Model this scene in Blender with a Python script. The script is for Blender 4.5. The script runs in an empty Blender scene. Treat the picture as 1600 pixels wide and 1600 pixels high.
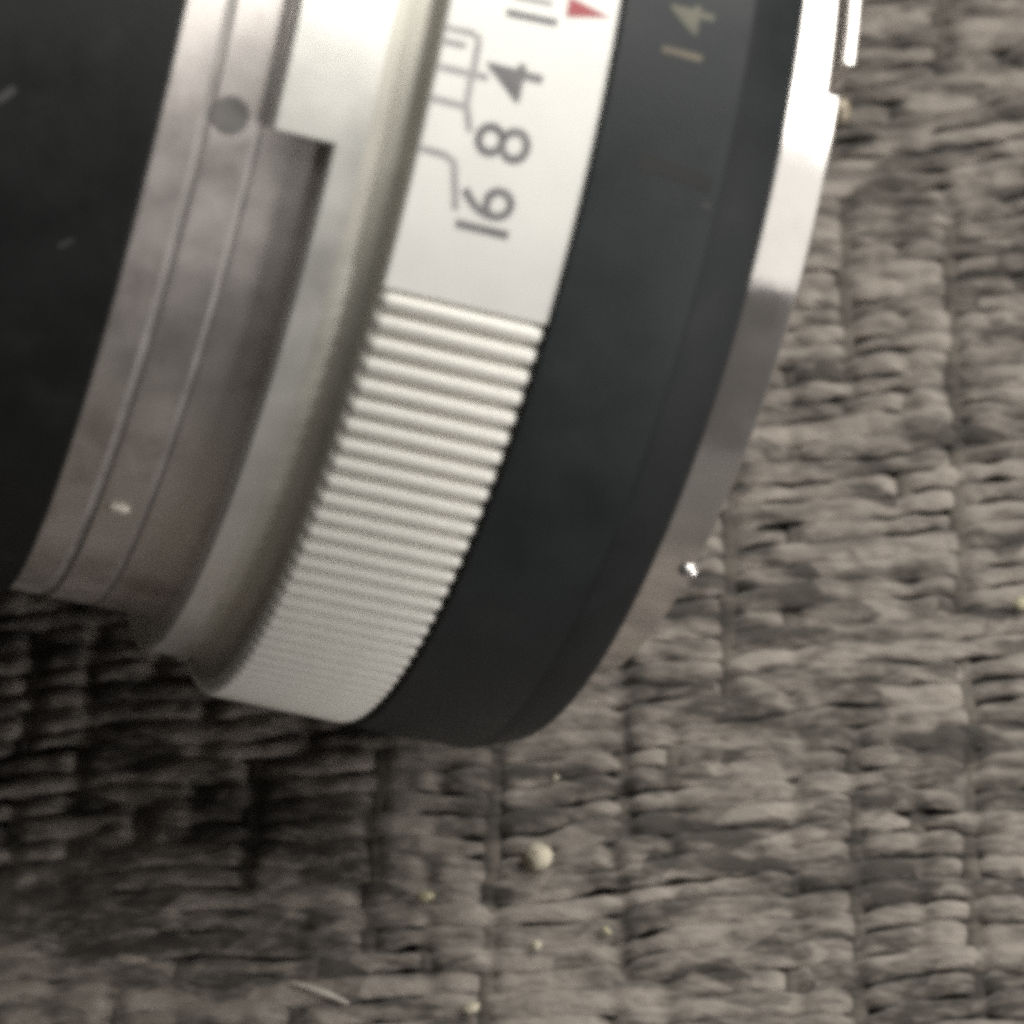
import bpy, math, random
import numpy as np
from mathutils import Vector, Matrix

# ------------------------------------------------------------------ set-up
sc = bpy.context.scene
COL = sc.collection
MM = 0.001
RAD = math.radians
random.seed(7)
rng = np.random.default_rng(7)

# ---- camera (solved from the ring edges in the photograph; millimetres, lens axis = world X)
ELEV, TILT = RAD(55.0), RAD(22.0)                    # slope of the cloth seen from the lens
CB, CC, CT, CF, CD = 0.221273, -0.221266, (-2.79129, 18.57057), 5614.446, 200.0
def _rz(c): return np.array([[math.cos(c), -math.sin(c), 0], [math.sin(c), math.cos(c), 0], [0, 0, 1]])
def _ry(b): return np.array([[math.cos(b), 0, math.sin(b)], [0, 1, 0], [-math.sin(b), 0, math.cos(b)]])
LM = _rz(CC) @ _ry(CB)
_n = np.array([-math.sin(TILT), math.cos(TILT) * math.cos(ELEV), math.cos(TILT) * math.sin(ELEV)])
_x = np.array([1.0, 0, 0]) - _n * _n[0]; _x /= np.linalg.norm(_x)
LT = np.array([_x, np.cross(_n, _x), _n])          # lens frame -> world (cloth = XY)
AXIS_H = 6.5 * math.sin(TILT) + 31.0 * math.cos(TILT)   # the lens rests on the edge of its black ring and on its front bell
cam_w = LT @ (-LM.T @ np.array([CT[0], CT[1], -CD])) + np.array([0, 0, AXIS_H])
cam_r = LT @ LM.T
cd = bpy.data.cameras.new('camera')
cam = bpy.data.objects.new('camera', cd); COL.objects.link(cam)
cam.matrix_world = Matrix.Translation(Vector(cam_w * MM)) @ Matrix(cam_r.tolist()).to_4x4()
cd.sensor_width = 36.0
cd.lens = 36.0 * CF / 1600.0
cd.clip_start = 0.005
cd.clip_end = 20.0
cd.dof.use_dof = True
cd.dof.focus_distance = 0.199
cd.dof.aperture_fstop = cd.lens / 2.6              # aperture about 1.3 mm across
sc.camera = cam

# ---- world and lamps: a dim room, one broad soft light above and behind the camera to the right, plus two added fills
w = bpy.data.worlds.new('World'); sc.world = w; w.use_nodes = True
bg = w.node_tree.nodes['Background']
bg.inputs['Color'].default_value = (1.0, 0.88, 0.82, 1)
bg.inputs['Strength'].default_value = 0.033

def lens_dir(v):                                    # direction given in the camera-facing lens frame
    return Vector(LT @ (np.array(v) / np.linalg.norm(v)))
def area_lamp(name, direction, dist, sx, sy, radiance, color):
    d = lens_dir(direction)
    ld = bpy.data.lights.new(name, 'AREA'); ld.shape = 'RECTANGLE'; ld.size = sx; ld.size_y = sy
    ld.energy = radiance * math.pi * sx * sy
    ld.color = color
    o = bpy.data.objects.new(name, ld); COL.objects.link(o)
    tgt = Vector((0.004, 0, 0.03))
    o.location = tgt + d * dist
    ax = Vector(LT[:, 0]); ax = (ax - d * d.dot(ax)).normalized()          # long side runs up and down the picture
    o.rotation_euler = Matrix((ax, d.cross(ax), d)).transposed().to_euler()
    return o
area_lamp('window_light', (0.16, 0.80, 0.53), 1.2, 1.12, 1.52, 3.9, (1.0, 0.985, 0.93))
area_lamp('low_fill_light', (0.82, -0.22, 0.53), 1.6, 0.80, 0.80, 9.5, (1.0, 0.97, 0.95))  # low fill added from the right to lift the index ring's underside
area_lamp('reflection_fill', (0.29, 0.09, 0.95), 1.4, 0.24, 0.86, 0.92, (1.0, 0.985, 0.93))  # unseen panel added to carry the bright reflection further down flange and barrel

sc.view_settings.view_transform = 'Standard'
sc.view_settings.look = 'None'
sc.view_settings.exposure = 0.22
sc.view_settings.gamma = 1.0
sc.cycles.pixel_filter_type = 'BLACKMAN_HARRIS'
sc.cycles.filter_width = 6.5
sc.cycles.use_denoising = False                     # leave a little grain, as in the photograph                        # the photograph is a soft, enlarged phone picture
sc.cycles.max_bounces = 8

# ------------------------------------------------------------------ helpers
def mesh_obj(name, verts, faces, mat, parent=None, smooth=True, sharp=None):
    me = bpy.data.meshes.new(name)
    me.from_pydata([tuple(v) for v in verts], [], faces)
    if mat: me.materials.append(mat)
    if smooth:
        me.polygons.foreach_set('use_smooth', [True] * len(me.polygons))
        if sharp: me.set_sharp_from_angle(angle=RAD(sharp))
    me.update()
    o = bpy.data.objects.new(name, me); COL.objects.link(o)
    if parent: o.parent = parent
    return o

def lens_pt(x, R, th):                              # th in degrees, 0 faces the camera, + is down the picture
    """point on the lens in root-local millimetres -> metres (root sits on the axis)"""
    t = RAD(th)
    v = LT @ np.array([x, -R * math.sin(t), R * math.cos(t)])
    return v * MM

def tag(o, label=None, cat=None, group=None, kind=None):
    if label: o['label'] = label
    if cat: o['category'] = cat
    if group: o['group'] = group
    if kind: o['kind'] = kind
    return o

def revolve(name, prof, mat, parent, th=None, sharp=28, close=True):
    """prof: list of (x,R) or a function of theta giving such a list (same length each time)"""
    if th is None: th = list(np.linspace(-180, 180, 289)[:-1])
    f = prof if callable(prof) else (lambda t: prof)
    V, F = [], []
    n = None
    for t in th:
        tt = t[0] if isinstance(t, tuple) else t
        P = f(t)
        n = len(P)
        V += [lens_pt(x, R, tt) for x, R in P]
    m = len(th)
    for i in range(m if close else m - 1):
        j = (i + 1) % m
        for k in range(n - 1):
            F.append((i * n + k, i * n + k + 1, j * n + k + 1, j * n + k))
    return mesh_obj(name, V, F, mat, parent, True, sharp)

class NT:
    def __init__(s, name):
        s.m = bpy.data.materials.new(name); s.m.use_nodes = True
        s.t = s.m.node_tree; s.b = s.t.nodes['Principled BSDF']
    def n(s, typ, **kw):
        nd = s.t.nodes.new(typ)
        for k, v in kw.items():
            if k in nd.inputs: nd.inputs[k].default_value = v
            else: setattr(nd, k, v)
        return nd
    def l(s, a, b): s.t.links.new(a, b)

def rgb(c): return (c[0], c[1], c[2], 1.0)

def surf(name, col, metal=0.0, rough=0.5, var=0.08, scale=400.0, bump=0.0, bscale=3000.0, rvar=0.08,
         stretch=(1, 1, 1), spec=0.5, dirt=None, dscale=150.0, damt=0.3):
    t = NT(name); b = t.b
    b.inputs['Metallic'].default_value = metal
    b.inputs['Specular IOR Level'].default_value = spec
    tc = t.n('ShaderNodeTexCoord'); mp = t.n('ShaderNodeMapping'); mp.inputs['Scale'].default_value = stretch
    t.l(tc.outputs['Object'], mp.inputs['Vector'])
    nz = t.n('ShaderNodeTexNoise'); nz.inputs['Scale'].default_value = scale; nz.inputs['Detail'].default_value = 5
    t.l(mp.outputs['Vector'], nz.inputs['Vector'])
    cr = t.n('ShaderNodeMapRange'); cr.inputs['From Min'].default_value = 0.3; cr.inputs['From Max'].default_value = 0.7
    cr.inputs['To Min'].default_value = 1 - var; cr.inputs['To Max'].default_value = 1 + var
    t.l(nz.outputs['Fac'], cr.inputs['Value'])
    mul = t.n('ShaderNodeVectorMath', operation='SCALE'); mul.inputs[0].default_value = col
    t.l(cr.outputs['Result'], mul.inputs['Scale'])
    src = mul.outputs['Vector']
    if dirt:
        dz = t.n('ShaderNodeTexNoise'); dz.inputs['Scale'].default_value = dscale; dz.inputs['Detail'].default_value = 6
        dz.inputs['Roughness'].default_value = 0.65
        t.l(tc.outputs['Object'], dz.inputs['Vector'])
        dr = t.n('ShaderNodeMapRange'); dr.inputs['From Min'].default_value = 0.55; dr.inputs['From Max'].default_value = 0.8
        dr.inputs['To Max'].default_value = damt
        t.l(dz.outputs['Fac'], dr.inputs['Value'])
        mx = t.n('ShaderNodeMix', data_type='RGBA'); mx.inputs['B'].default_value = rgb(dirt)
        t.l(dr.outputs['Result'], mx.inputs['Factor']); t.l(src, mx.inputs['A'])
        src = mx.outputs['Result']
    t.l(src, b.inputs['Base Color'])
    rr = t.n('ShaderNodeMapRange'); rr.inputs['From Min'].default_value = 0.3; rr.inputs['From Max'].default_value = 0.7
    rr.inputs['To Min'].default_value = max(0.02, rough - rvar); rr.inputs['To Max'].default_value = rough + rvar
    t.l(nz.outputs['Fac'], rr.inputs['Value']); t.l(rr.outputs['Result'], b.inputs['Roughness'])
    if bump:
        bz = t.n('ShaderNodeTexNoise'); bz.inputs['Scale'].default_value = bscale; bz.inputs['Detail'].default_value = 3
        t.l(mp.outputs['Vector'], bz.inputs['Vector'])
        bp = t.n('ShaderNodeBump'); bp.inputs['Strength'].default_value = bump; bp.inputs['Distance'].default_value = 0.0001
        t.l(bz.outputs['Fac'], bp.inputs['Height']); t.l(bp.outputs['Normal'], b.inputs['Normal'])
    return t.m

M_black = surf('black_enamel', (0.020, 0.0235, 0.0255), 0.0, 0.50, 0.15, 300, 0.15, 6000, spec=0.36, dirt=(0.06, 0.058, 0.054), dscale=220, damt=0.35)
M_grip = surf('black_grip_enamel', (0.011, 0.012, 0.012), 0.0, 0.5, 0.15, 300, 0.2, 5000, spec=0.26, dirt=(0.05, 0.05, 0.048), dscale=260, damt=0.3)
M_satin = surf('satin_silver', (0.84, 0.83, 0.78), 0.74, 0.42, 0.03, 250, 0.06, 9000, dirt=(0.55, 0.53, 0.47), dscale=180, damt=0.3)
M_paint = surf('pale_satin_finish', (0.85, 0.84, 0.795), 0.05, 0.42, 0.03, 250, 0.06, 9000, dirt=(0.55, 0.53, 0.47), dscale=180, damt=0.3)
M_knurl = surf('knurled_silver', (0.84, 0.825, 0.76), 0.08, 0.42, 0.05, 500, 0.08, 7000, dirt=(0.36, 0.32, 0.24), dscale=330, damt=0.9)
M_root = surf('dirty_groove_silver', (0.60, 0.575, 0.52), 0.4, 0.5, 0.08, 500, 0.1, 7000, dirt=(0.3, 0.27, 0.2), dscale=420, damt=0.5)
M_neck = surf('shaded_neck_silver', (0.64, 0.62, 0.55), 0.6, 0.5, 0.06, 300, 0.08, 7000, dirt=(0.32, 0.30, 0.24), dscale=240, damt=0.6)  # neck's turned-away shade put into a darker base colour, speckled dirt over it
M_polish = surf('polished_silver', (0.76, 0.71, 0.68), 0.93, 0.44, 0.08, 300, 0.05, 5000, dirt=(0.36, 0.30, 0.275), dscale=210, damt=0.9)
M_chrome = surf('chrome', (0.86, 0.82, 0.79), 0.88, 0.17, 0.08, 300, 0.10, 700, dirt=(0.6, 0.57, 0.5), dscale=400, damt=0.4)
M_ink = surf('grey_ink', (0.20, 0.195, 0.20), 0.0, 0.6, 0.25, 900)
M_line = surf('faded_grey_ink', (0.40, 0.39, 0.38), 0.0, 0.6, 0.2, 900)
M_red = surf('red_paint', (0.36, 0.075, 0.085), 0.0, 0.5, 0.2, 900)
M_cream = surf('cream_paint', (0.135, 0.13, 0.10), 0.0, 0.6, 0.3, 900)
M_tan = surf('orange_paint', (0.16, 0.135, 0.098), 0.0, 0.6, 0.3, 900)
M_dull = surf('dull_screw', (0.17, 0.16, 0.15), 0.0, 0.75, 0.15, 900)
M_dark = surf('dark_metal', (0.10, 0.095, 0.09), 0.8, 0.45, 0.1, 500)
M_worn = surf('worn_black', (0.013, 0.013, 0.013), 0.0, 0.55, 0.3, 700)
M_scuff = surf('scuff', (0.05, 0.05, 0.049), 0.0, 0.6, 0.3, 700)
M_brass = surf('brown_pin', (0.28, 0.24, 0.18), 0.5, 0.45, 0.1, 700)

# ------------------------------------------------------------------ fabric (woven seat cloth)
def yarn_mat(name, lo, hi):
    t = NT(name); b = t.b
    tc = t.n('ShaderNodeTexCoord')
    mp = t.n('ShaderNodeMapping'); mp.inputs['Scale'].default_value = (0.28, 1, 0.3)
    mp.inputs['Rotation'].default_value = (0, 0, RAD(-6.0))
    t.l(tc.outputs['Object'], mp.inputs['Vector'])
    n1 = t.n('ShaderNodeTexNoise'); n1.inputs['Scale'].default_value = 700; n1.inputs['Detail'].default_value = 4
    t.l(mp.outputs['Vector'], n1.inputs['Vector'])
    n2 = t.n('ShaderNodeTexNoise'); n2.inputs['Scale'].default_value = 2800; n2.inputs['Detail'].default_value = 5; n2.inputs['Roughness'].default_value = 0.7
    t.l(mp.outputs['Vector'], n2.inputs['Vector'])
    a = t.n('ShaderNodeMath', operation='MULTIPLY_ADD'); a.inputs[1].default_value = 0.62
    t.l(n2.outputs['Fac'], a.inputs[0]); t.l(n1.outputs['Fac'], a.inputs[2])
    cr = t.n('ShaderNodeValToRGB')
    cr.color_ramp.elements[0].position = 0.46; cr.color_ramp.elements[0].color = rgb(lo)
    cr.color_ramp.elements[1].position = 0.88; cr.color_ramp.elements[1].color = rgb(hi)
    n4 = t.n('ShaderNodeTexNoise'); n4.inputs['Scale'].default_value = 190; n4.inputs['Detail'].default_value = 2
    t.l(mp.outputs['Vector'], n4.inputs['Vector'])
    a2 = t.n('ShaderNodeMath', operation='MULTIPLY_ADD'); a2.inputs[1].default_value = 0.75
    t.l(n4.outputs['Fac'], a2.inputs[0]); t.l(a.outputs[0], a2.inputs[2])
    oi = t.n('ShaderNodeObjectInfo')
    a3 = t.n('ShaderNodeMath', operation='MULTIPLY_ADD'); a3.inputs[1].default_value = 0.10
    t.l(oi.outputs['Random'], a3.inputs[0]); t.l(a2.outputs[0], a3.inputs[2])
    mv = t.n('ShaderNodeMapping'); mv.inputs['Scale'].default_value = (0.42, 1, 0.3); mv.inputs['Rotation'].default_value = (0, 0, RAD(-6.0))
    t.l(tc.outputs['Object'], mv.inputs['Vector'])
    vo = t.n('ShaderNodeTexVoronoi'); vo.inputs['Scale'].default_value = 720; vo.inputs['Randomness'].default_value = 0.9
    t.l(mv.outputs['Vector'], vo.inputs['Vector'])
    sx = t.n('ShaderNodeSeparateColor'); t.l(vo.outputs['Color'], sx.inputs['Color'])
    av = t.n('ShaderNodeMath', operation='MULTIPLY_ADD'); av.inputs[1].default_value = 0.30   # each float of yarn varies a little in tone
    t.l(sx.outputs['Red'], av.inputs[0]); t.l(a3.outputs[0], av.inputs[2])
    a3 = av
    a4 = t.n('ShaderNodeMath', operation='SUBTRACT'); a4.inputs[1].default_value = 0.715
    t.l(a3.outputs[0], a4.inputs[0])
    t.l(a4.outputs[0], cr.inputs['Fac']); t.l(cr.outputs['Color'], b.inputs['Base Color'])
    b.inputs['Roughness'].default_value = 0.85
    b.inputs['Specular IOR Level'].default_value = 0.15
    b.inputs['Sheen Weight'].default_value = 0.15; b.inputs['Sheen Roughness'].default_value = 0.6
    b3 = t.n('ShaderNodeTexNoise'); b3.inputs['Scale'].default_value = 3200; b3.inputs['Detail'].default_value = 4
    t.l(mp.outputs['Vector'], b3.inputs['Vector'])
    bp = t.n('ShaderNodeBump'); bp.inputs['Strength'].default_value = 1.0; bp.inputs['Distance'].default_value = 0.00025
    t.l(b3.outputs['Fac'], bp.inputs['Height']); t.l(bp.outputs['Normal'], b.inputs['Normal'])
    return t.m
M_weft = yarn_mat('taupe_yarn', (0.066, 0.058, 0.050), (0.325, 0.285, 0.251))
M_warp = yarn_mat('dark_brown_yarn', (0.05, 0.044, 0.037), (0.16, 0.14, 0.12))
M_base = yarn_mat('backing_cloth', (0.05, 0.045, 0.039), (0.09, 0.08, 0.068))

# the backing cloth: a broad sheet with gentle relief that carries the yarns
def ripple(x, y):                                    # slow undulation of the cloth in mm
    return 0.18 * math.sin(x * 0.11 + 0.6) * math.cos(y * 0.09) - 0.18
V, F = [], []
gx = np.linspace(-400, 420, 83); gy = np.linspace(-400, 420, 83)
for yy in gy:
    for xx in gx:
        V.append((xx * MM, yy * MM, (-2.1 + ripple(xx, yy)) * MM))
for j in range(82):
    for i in range(82):
        F.append((j * 83 + i, j * 83 + i + 1, (j + 1) * 83 + i + 1, (j + 1) * 83 + i))
fabric = mesh_obj('seat_fabric', V, F, M_base)
tag(fabric, kind='structure')

WD = np.array([math.cos(RAD(6.0)), math.sin(RAD(6.0))])        # weft direction on the cloth
PD = np.array([-math.sin(RAD(1.1)), math.cos(RAD(1.1))])       # warp direction
ORI = np.array([7.55, -17.4])
ROW, COLP = 1.53, 3.58

def tube(path, wid, thk, seg=8):
    """flattened yarn along path (N,3) mm, side direction in the cloth plane"""
    N = len(path)
    tg = np.gradient(path, axis=0); tg[:, 2] *= 0.6
    tg /= np.linalg.norm(tg, axis=1)[:, None]
    side = np.stack([-tg[:, 1], tg[:, 0], np.zeros(N)], 1); side /= np.linalg.norm(side, axis=1)[:, None]
    up = np.cross(tg, side)
    V = []
    for k in range(seg):
        a = 2 * math.pi * k / seg
        ca, sa = math.cos(a), math.sin(a)
        ca = math.copysign(abs(ca) ** 0.8, ca); sa = math.copysign(abs(sa) ** 0.8, sa)
        V.append(path + side * (wid * ca)[:, None] + up * (thk * sa)[:, None])
    V = np.stack(V, 1).reshape(-1, 3) * MM
    F = []
    for i in range(N - 1):
        for k in range(seg):
            k2 = (k + 1) % seg
            F.append((i * seg + k, i * seg + k2, (i + 1) * seg + k2, (i + 1) * seg + k))
    return V, F

def smooth_noise(n, step, amp):
    m = int(n / step) + 4
    k = rng.normal(0, 1, m)
    x = np.arange(n) / step
    i = x.astype(int); f = x - i; f = f * f * (3 - 2 * f)
    return amp * (k[i] * (1 - f) + k[i + 1] * f)

# which wefts dive at which column: a plain-weave alternation broken up in short vertical runs
rows = range(-40, 64)
cols = range(-26, 22)
dive = {}
for c in cols:
    r = -44
    while r < 68:
        run = int(rng.integers(2, 7))
        mode = rng.random()
        for q in range(r, r + run):
            if mode < 0.34: d = 0.0
            elif mode < 0.55: d = 1.0
            else: d = 1.0 if (q + c) % 2 == 0 else 0.12
            if c % 2 == 0 and mode > 0.5: d = max(d, 0.75)
            if c % 2: d *= 0.45 if (q * 7 + c * 3) % 4 else 0.9
            if c == 0 and -12 <= q <= 3: d = 1.15 if q not in (-11, 2) else 0.3
            dive[(q, c)] = d * float(rng.uniform(0.75, 1.15))
        r += run
colshift = {c: float(rng.normal(0, 0.25)) for c in cols}
DS = 0.32
for r in rows:
    s = np.arange(-92, 76, DS)
    n = len(s)
    h = np.zeros(n); pin = np.zeros(n)
    for c in cols:
        cs = c * COLP + colshift[c] + float(rng.normal(0, 0.18)) - r * ROW * 0.0
        k = dive[(r, c)]
        e = np.exp(-((s - cs) / 0.62) ** 2)
        h -= 0.66 * k * e; pin = np.maximum(pin, k * np.exp(-((s - cs) / 0.8) ** 2))
    side = smooth_noise(n, 7, 0.055) + 0.42 * np.sin(s * 0.16 + r * 0.11) * math.cos(r * 0.17 + 1.0) + 0.2 * np.sin(s * 0.43 + r * 0.23 + 1.7)
    base = ORI[None, :] + s[:, None] * WD + (r * ROW + side)[:, None] * PD
    if base[:, 1].max() < -74 or base[:, 1].min() > 78: continue
    keep = (base[:, 0] > -76) & (base[:, 0] < 78) & (base[:, 1] > -76) & (base[:, 1] < 80)
    if keep.sum() < 20: continue
    wid = (0.92 + smooth_noise(n, 12, 0.07) + smooth_noise(n, 5, 0.06) + smooth_noise(n, 2, 0.04)) * (1 - 0.15 * pin)
    for _ in range(int(len(s) * DS / 11)):               # places where the yarn is pinched and a slit opens beside it
        cpos, ln = float(rng.uniform(s[0], s[-1])), float(rng.uniform(0.8, 1.9))
        wid = wid * (1 - float(rng.uniform(0.2, 0.5)) * np.exp(-((s - cpos) / ln) ** 2))
    thk = 0.29 + smooth_noise(n, 6, 0.04)
    z = -0.42 + h + smooth_noise(n, 11, 0.10) + smooth_noise(n, 4, 0.05)
    z = np.minimum(z, -0.30)
    rp = np.array([ripple(a, b) for a, b in base])
    path = np.column_stack([base, z + rp])
    V, F = tube(path[keep], np.clip(wid, 0.38, 1.05)[keep], np.clip(thk, 0.22, 0.42)[keep])
    mesh_obj('weft_yarn', V, F, M_weft, fabric)
for c in cols:
    q = np.arange(-40 * ROW, 63 * ROW, 0.45)
    n = len(q)
    base = ORI[None, :] + (c * COLP + colshift[c] + smooth_noise(n, 12, 0.12))[:, None] * WD + q[:, None] * PD
    keep = (base[:, 0] > -75) & (base[:, 0] < 77) & (base[:, 1] > -75) & (base[:, 1] < 79)
    if keep.sum() < 20: continue
    z = np.full(n, -1.12 if c else -1.5)
    for r in rows:
        if (r, c) in dive and dive[(r, c)] > 0.5:
            z += 0.30 * np.exp(-((q - r * ROW) / 0.8) ** 2)
    rp = np.array([ripple(a, b) for a, b in base])
    V, F = tube(np.column_stack([base, z + rp])[keep], np.full(n, 0.62)[keep], np.full(n, 0.34)[keep])
    mesh_obj('warp_yarn', V, F, M_warp, fabric)

# ------------------------------------------------------------------ the camera lens
root = bpy.data.objects.new('camera_lens', None); COL.objects.link(root)
root.location = (0, 0, AXIS_H * MM)
tag(root, 'silver and black manual camera lens lying on its side on taupe woven cloth', 'camera lens')

# black focusing ring at the left end
focus = revolve('focus_ring', [(-19.9, 24.0), (-19.85, 27.65), (-20.0, 27.8), (-27.0, 27.95), (-34.0, 28.2), (-35.0, 28.8), (-40.0, 44.0),
                               (-42.0, 48.5), (-44.0, 50.8), (-50.0, 51.5), (-51.0, 51.0), (-51.0, 47.0), (-44.0, 30.0)], M_grip, root)
# front glass far left, out of the frame
revolve('front_glass', [(-44.0, 30.2), (-46.2, 22.0), (-47.5, 10.0), (-47.9, 0.01)],
        surf('coated_glass', (0.02, 0.02, 0.03), 0.0, 0.05, 0.05), root, sharp=60)

def scratch(points, R, wid, mat, parent, name='scratch', lift=0.02):
    V, F = [], []
    P = []
    for a, b in zip(points[:-1], points[1:]):            # short steps so the strip hugs the ring
        a, b = np.array(a, float), np.array(b, float)
        k = max(1, int(abs(b[1] - a[1]) / 0.5))
        P += [a + (b - a) * q / k for q in range(k)]
    P.append(np.array(points[-1], float))
    for i, p in enumerate(P):
        a = P[max(0, i - 1)]; b = P[min(len(P) - 1, i + 1)]
        d = np.array([b[0] - a[0], RAD(b[1] - a[1]) * R]); d /= np.linalg.norm(d)
        nrm = np.array([-d[1], d[0]])
        for sg in (-1, 1):
            V.append(lens_pt(p[0] + sg * nrm[0] * wid / 2, R + lift, p[1] + math.degrees(sg * nrm[1] * wid / 2 / R)))
    for i in range(len(P) - 1):
        F.append((2 * i, 2 * i + 1, 2 * i + 3, 2 * i + 2))
    return mesh_obj(name, V, F, mat, parent)

scratch([(-27.5, 8.5), (-26.8, 6.9)], 27.955, 0.35, M_scuff, focus)
scratch([(-23.1, 21.0), (-22.5, 19.9)], 27.87, 0.22, M_scuff, focus)

# inner barrel with two turned grooves and a screw hole
BR = 27.5
barrel = revolve('barrel', [(-20.6, BR), (-18.06, BR), (-18.0, BR - 0.10), (-17.96, BR - 0.13), (-17.62, BR - 0.13), (-17.58, BR - 0.10), (-17.52, BR),
                            (-15.4, BR), (-15.34, BR - 0.06), (-15.3, BR - 0.08), (-15.1, BR - 0.08), (-15.06, BR - 0.06), (-15.0, BR), (-11.0, BR)], M_polish, root,
                 th=list(np.linspace(-180, 180, 361)[:-1]))
M_groove = surf('grey_groove', (0.42, 0.395, 0.375), 0.5, 0.6, 0.15, 500)
barrel.data.materials.append(M_groove)
for p in barrel.data.polygons:                         # the turned grooves take a darker grey
    c = LT.T @ np.array(p.center)
    if math.hypot(c[1], c[2]) / MM < BR - 0.015: p.material_index = 1
def cyl_mesh(n, r, z0, z1):
    V, F = [], []
    for z in (z0, z1):
        V += [(r * math.cos(2 * math.pi * k / n), r * math.sin(2 * math.pi * k / n), z) for k in range(n)]
    F += [(k, (k + 1) % n, n + (k + 1) % n, n + k) for k in range(n)]
    F += [tuple(range(n - 1, -1, -1)), tuple(range(n, 2 * n))]
    return V, F
def surf_frame(x, R, th):
    p = Vector(lens_pt(x, R, th))
    ez = Vector(lens_pt(0, 1, th)).normalized()
    ex = Vector(LT[:, 0]); ey = ez.cross(ex)
    return Matrix((ex, ey, ez)).transposed().to_4x4(), p
def place(V, x, R, th):
    m, p = surf_frame(x, R, th)
    return [tuple(m.to_3x3() @ Vector(v) * MM + p) for v in V]
# screw: a dished head standing a hair above the barrel
V, F = [], []
for rr, zz in ((0.92, -0.05), (0.92, 0.0), (0.88, 0.012), (0.6, 0.012), (0.3, 0.012), (0.01, 0.012)):
    V += [(rr * math.cos(2 * math.pi * k / 32), rr * math.sin(2 * math.pi * k / 32), zz + 0.03) for k in range(32)]
for j in range(5):
    F += [(j * 32 + k, j * 32 + (k + 1) % 32, (j + 1) * 32 + (k + 1) % 32, (j + 1) * 32 + k) for k in range(32)]
mesh_obj('set_screw', place(V, -16.70, BR, 4.48), F, M_dull, barrel, sharp=35)

# scale ring: pale, with its left edge cut back below a step, and a concave neck on the right
NOTCH = 4.75
NECK = [(-9.95, 29.3), (-9.6, 29.22), (-9.2, 29.12), (-8.8, 29.12), (-8.5, 29.25), (-8.28, 29.6), (-8.2, 30.2)]
th_a = [(-180 + i * 1.25) for i in range(int((180 + NOTCH) / 1.25) + 1)]
th_a = [(t, -14.9) for t in th_a if t > -120] + [(NOTCH, -14.9)]
th_b = [(NOTCH, -11.9)] + [(t, -11.9) for t in np.arange(NOTCH + 1.2, 240.0, 1.25)]
def a_prof(t):
    xl = t[1]
    return [(xl + 0.12, 25.6), (xl, 25.9), (xl, 29.15), (xl + 0.15, 29.3), (xl + 0.3, 29.3), (-10.4, 29.3)]
def th_prof(t): return a_prof(t)
scale_ring = revolve('scale_ring', th_prof, M_satin, root, th=th_a + th_b, sharp=24)
neck = revolve('neck_groove', [(-10.4, 29.297)] + NECK, M_neck, root, sharp=60)

# index ring: smooth lettered face above, knurled grip below
RK, RS = 30.30, 30.80
K0, KP, KN = 17.2, 2.07, 50
grip = revolve('index_ring', lambda t: ([(-8.2, 29.9), (-8.2, RS - 0.12), (-8.08, RS), (-0.12, RS), (-0.02, RS - 0.1), (-0.02, 29.5)]
                                        if t[1] else [(-8.2, 29.9), (-8.2, RK - 0.1), (-8.1, RK), (-0.1, RK), (-0.02, RK - 0.08), (-0.02, 29.5)]),
               M_paint, root,
               th=[(K0 - 1.25, 1), (K0 - 1.15, 0)] + [(t, 0) for t in np.arange(K0, K0 + KN * KP - 1, 1.0)] + [(K0 + KN * KP, 0), (K0 + KN * KP + .1, 1)]
                  + [(t, 1) for t in np.arange(K0 + KN * KP + 1.2, K0 + 358, 1.25)])
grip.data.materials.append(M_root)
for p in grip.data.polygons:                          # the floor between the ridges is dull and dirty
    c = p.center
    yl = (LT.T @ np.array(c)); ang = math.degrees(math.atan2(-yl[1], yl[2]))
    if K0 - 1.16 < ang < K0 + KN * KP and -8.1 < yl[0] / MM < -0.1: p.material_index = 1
# ridges
def ridge_mesh():
    V, F = [], []
    xs = [-8.17, -8.12, -7.98, -7.7, -4.0, -0.55, -0.22, -0.09, -0.05]
    hs = [0.05, 0.34, 0.6, 0.70, 0.70, 0.70, 0.6, 0.34, 0.05]
    m = 9
    for x, hh in zip(xs, hs):
        for k in range(m):
            a = math.pi * k / (m - 1)
            V.append((x + 4.0, -0.47 * math.cos(a) * (0.55 + 0.45 * hh / 0.70), hh * math.sin(a) ** 0.75 - 0.02))
    for i in range(len(xs) - 1):
        for k in range(m - 1):
            F.append((i * m + k, (i + 1) * m + k, (i + 1) * m + k + 1, i * m + k + 1))
    F.append(tuple(range(m))); F.append(tuple((len(xs) - 1) * m + k for k in range(m - 1, -1, -1)))
    me = bpy.data.meshes.new('ridge')
    me.from_pydata([tuple(c * MM for c in v) for v in V], [], F)
    me.materials.append(M_knurl)
    me.polygons.foreach_set('use_smooth', [True] * len(me.polygons)); me.update()
    return me
rme = ridge_mesh()
for k in range(KN):
    o = bpy.data.objects.new('ridge', rme); COL.objects.link(o)
    m, p = surf_frame(-4.0, RK, K0 + k * KP + random.uniform(-0.04, 0.04))
    o.matrix_local = Matrix.Translation(p) @ m
    o.parent = grip

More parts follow.
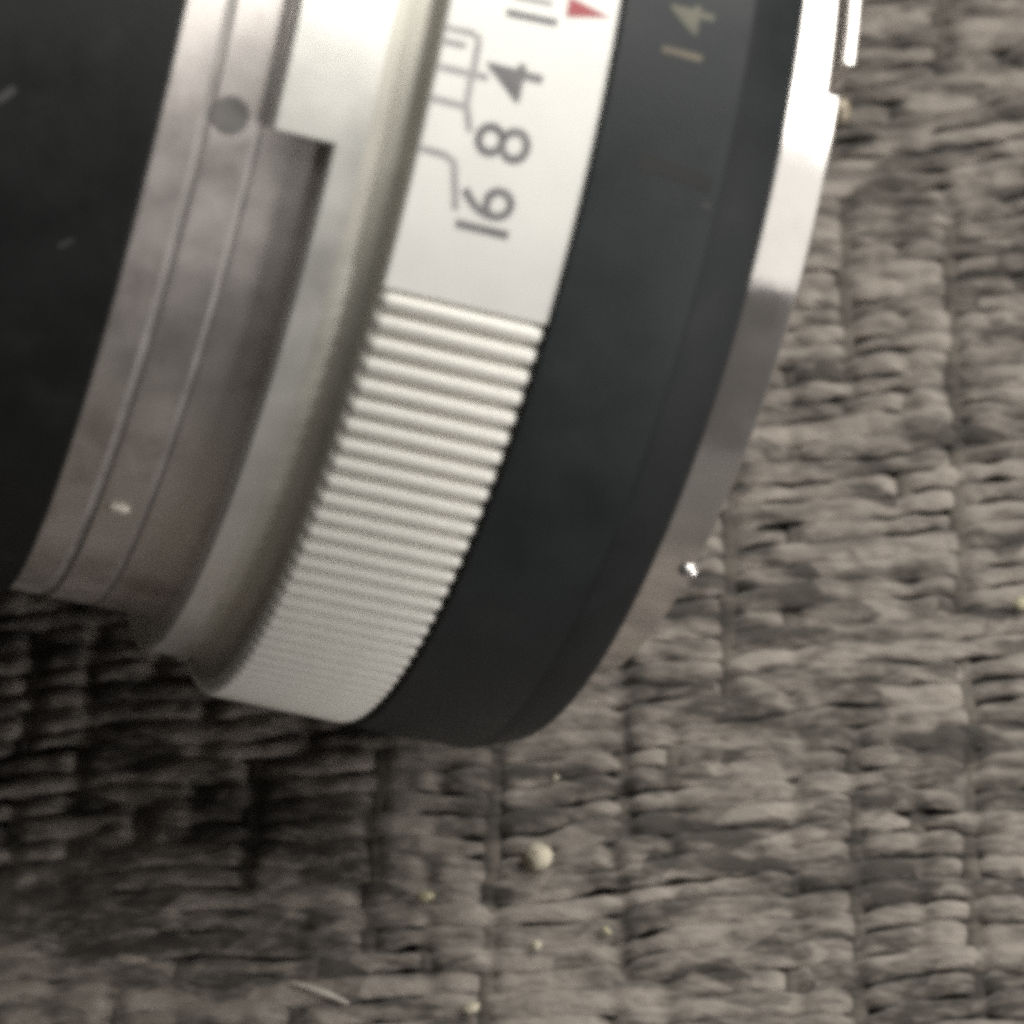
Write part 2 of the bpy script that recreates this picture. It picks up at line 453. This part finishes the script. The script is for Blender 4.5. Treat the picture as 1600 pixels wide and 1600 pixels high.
# lettering, wrapped round its ring
def glyph(ch, x, th, cap, mat, parent, R, bold=0.0, name='numeral', lift=0.015):
    cu = bpy.data.curves.new('glyph', 'FONT'); cu.body = ch; cu.size = 1.0; cu.offset = bold; cu.resolution_u = 6
    tmp = bpy.data.objects.new('glyph', cu); COL.objects.link(tmp)
    dg = bpy.context.evaluated_depsgraph_get()
    me = bpy.data.meshes.new_from_object(tmp.evaluated_get(dg))
    P = np.array([v.co[:] for v in me.vertices]); faces = [tuple(p.vertices) for p in me.polygons]
    bpy.data.objects.remove(tmp); bpy.data.curves.remove(cu); bpy.data.meshes.remove(me)
    mn, mx = P.min(0), P.max(0); k = cap / (mx[1] - mn[1]); ctr = (mn + mx) / 2
    V = [lens_pt(x - (p[1] - ctr[1]) * k, R + lift, th - math.degrees((p[0] - ctr[0]) * k / R)) for p in P]
    return mesh_obj(name, V, faces, mat, parent, smooth=False)
glyph('8', -4.30, 1.25, 2.75, M_ink, grip, RS, 0.004)
glyph('6', -4.36, 6.55, 2.65, M_ink, grip, RS, 0.004)
glyph('1', -4.28, 9.0, 2.6, M_ink, grip, RS, 0.004)
glyph('4', -4.45, -4.2, 2.75, M_ink, grip, RS, 0.004)
# the strokes beside the pointer
scratch([(-5.4, -10.1), (-2.9, -10.3)], RS, 0.36, M_ink, grip, 'numeral')
scratch([(-5.2, -11.7), (-3.3, -11.9)], RS, 0.30, M_line, grip, 'numeral')
# fan lines of the depth-of-field scale
def line(pts, wid=0.33): return scratch(pts, RS, wid, M_line, grip, 'scale_line', lift=0.012)
line([(-8.05, 3.4), (-6.9, 3.45), (-6.35, 3.9), (-5.75, 7.9)])
line([(-8.05, -1.05), (-6.35, -1.05)])
line([(-6.45, -3.8), (-6.38, -1.2), (-5.95, 1.0)])
line([(-8.05, -3.9), (-6.5, -3.95), (-5.65, -4.0)])
line([(-8.05, -7.4), (-6.85, -7.5), (-6.45, -7.2), (-6.40, -4.2)])
line([(-8.05, -6.2), (-7.0, -6.25)])
V = [lens_pt(-0.42, RS + 0.015, -12.0), lens_pt(-2.55, RS + 0.015, -12.0 - 0.97), lens_pt(-2.55, RS + 0.015, -12.0 + 0.97)]
mesh_obj('index_triangle', V, [(0, 1, 2)], M_red, grip, smooth=False)

# black aperture ring with a chamfer
aper = revolve('aperture_ring', [(0.06, 29.5), (0.06, 30.88), (0.18, 31.0), (6.45, 31.0), (6.75, 30.93), (9.15, 29.98), (9.33, 29.8), (9.33, 25.0)], M_black, root)
M_matte = surf('matte_black', (0.0145, 0.0165, 0.0178), 0.0, 0.6, 0.2, 400, spec=0.26)
aper.data.materials.append(M_matte)                   # chamfer faces take a darker, rougher black
for p in aper.data.polygons:
    if (LT.T @ np.array(p.center))[0] / MM > 6.5: p.material_index = 1
glyph('1', 3.3, -10.3, 2.0, M_tan, aper, 31.0, 0.01)
glyph('4', 3.45, -13.6, 2.2, M_cream, aper, 31.0, 0.01)
# worn dark smear and a bright chip
scratch([(2.2, 0.1), (3.4, -0.1), (4.8, 0.2), (6.0, 0.5)], 31.0, 0.75, M_worn, aper, 'worn_mark')
scratch([(5.75, 2.35), (6.15, 2.2)], 31.0, 0.28, M_scuff, aper, 'scratch')

# chrome mount flange with its cut-out, lug and pin
FR = 25.6
SLOT = -13.9
th_f = [(t, 1) for t in np.arange(SLOT + 0.0, 200, 1.25)] + [(t, 0) for t in np.arange(201, 360 + SLOT - 0.5, 1.25)] + [(360 + SLOT, 0)]
flange = revolve('mount_flange', lambda t: ([(9.2, FR), (12.92, FR), (12.98, FR - 0.06), (12.98, 22.0)] if t[1]
                                            else [(9.2, FR), (12.3, FR), (12.42, FR - 0.12), (12.42, 22.0)]), M_chrome, root, th=th_f)
revolve('mount_throat', [(12.0, 22.6), (13.3, 22.6), (13.3, 20.0), (0.0, 19.0)], M_dark, flange)
lug_th = [-18.2 - k * 1.2 for k in range(48)]
V, F = [], []
for t in lug_th:
    V += [lens_pt(x, R, t) for x, R in ((13.0, 22.4), (12.97, FR - 0.15), (13.1, FR), (13.5, FR), (13.62, FR - 0.15), (13.62, 22.4))]
for i in range(len(lug_th) - 1):
    for k in range(5):
        F.append((i * 6 + k, i * 6 + k + 1, (i + 1) * 6 + k + 1, (i + 1) * 6 + k))
F.append((0, 1, 2, 3, 4, 5)); F.append(tuple((len(lug_th) - 1) * 6 + k for k in range(5, -1, -1)))
mesh_obj('bayonet_lug', V, F, M_chrome, flange, sharp=30)
def ball(n=16, m=10, r=1.0, sx=1, sy=1, sz=1, jit=0.0):
    V, F = [], []
    for j in range(m + 1):
        a = math.pi * j / m
        for k in range(n):
            b = 2 * math.pi * k / n
            q = r * (1 + (random.uniform(-jit, jit) if jit else 0))
            V.append((q * sx * math.sin(a) * math.cos(b), q * sy * math.sin(a) * math.sin(b), q * sz * math.cos(a)))
    for j in range(m):
        for k in range(n):
            F.append((j * n + k, j * n + (k + 1) % n, (j + 1) * n + (k + 1) % n, (j + 1) * n + k))
    return V, F
V, F = ball(r=0.62, sy=1.2)
mesh_obj('locating_pin', place(V, 13.35, 24.9, -13.0), F, M_brass, flange)
V, F = ball(r=0.58, sy=0.8)
mesh_obj('flange_glint', place(V, 12.75, FR - 0.1, 46.0), F, M_chrome, flange)  # small chrome ball added to make the glint on the flange edge

# ------------------------------------------------------------------ crumbs and lint on the cloth
def on_cloth(u, v, h=0.0):                            # where a sight line through the photograph meets the cloth (set once, at build time)
    d = LM.T @ np.array([(u - 800) / CF, (800 - v) / CF, -1.0])
    dw = LT @ d
    k = (h - cam_w[2]) / dw[2]
    return cam_w + k * dw
M_crumb = surf('pale_crumb', (0.50, 0.45, 0.35), 0.0, 0.8, 0.15, 1500, 0.5, 4000)
M_crumb2 = surf('yellow_crumb', (0.44, 0.40, 0.27), 0.0, 0.7, 0.15, 1500, 0.4, 4000)
M_lint = surf('pale_lint', (0.58, 0.54, 0.48), 0.0, 0.9, 0.1, 1500)
def crumb(u, v, r, mat, label, name='crumb', fl=0.8, el=1.0):
    p = on_cloth(u, v, -0.1)
    V, F = ball(11, 7, r, el, 1.0, fl, 0.2)
    o = mesh_obj(name, [tuple(c * MM for c in q) for q in V], F, mat)
    o.location = (p[0] * MM, p[1] * MM, (-0.12 + r * fl * 0.6) * MM)
    o.rotation_euler = (0, 0, random.uniform(0, 3))
    return tag(o, label, 'crumb', 'crumbs scattered on the cloth')
crumb(840, 1345, 0.86, M_crumb, 'largest pale round crumb on the cloth below the lens')
crumb(664, 1402, 0.30, M_crumb2, 'small yellowish crumb on the cloth left of the large round crumb', el=1.8)
crumb(868, 1216, 0.20, M_crumb, 'tiny pale grain on the cloth just under the black ring')
crumb(947, 1455, 0.20, M_crumb2, 'tiny yellow fleck in the dark gap of the weave below the large crumb', el=1.8)
crumb(838, 1478, 0.30, M_crumb, 'faint beige crumb on the cloth below the large round crumb', fl=0.6)
crumb(1594, 946, 0.42, M_crumb2, 'cream crumb on the cloth at the right edge of the picture')
crumb(735, 1575, 0.34, M_crumb, 'flat beige crumb at the bottom edge of the cloth', fl=0.5, el=1.5)
# a bent wisp of lint, lower left
P = [on_cloth(u, v, 0.05) for u, v in ((455, 1535), (485, 1545), (515, 1556), (545, 1568))]
V, F = tube(np.array(P) + np.array([[0, 0, 0], [0, 0, .12], [0, 0, .15], [0, 0, 0]]), np.array([.08, .2, .22, .08]), np.array([.06, .12, .12, .06]))
o = mesh_obj('lint', V, F, M_lint); tag(o, 'pale wisp of lint lying on the cloth at the lower left', 'lint')
V, F = ball(12, 8, 0.30, 1.9, 1.0, 0.5, 0.12)
o = mesh_obj('dust_speck', [tuple(np.array(q) + np.array([0, 0, AXIS_H * MM])) for q in place(V, -16.60, BR + 0.08, 51.8)], F, M_lint)
tag(o, 'pale dust speck stuck on the dark lower side of the silver barrel', 'dust')
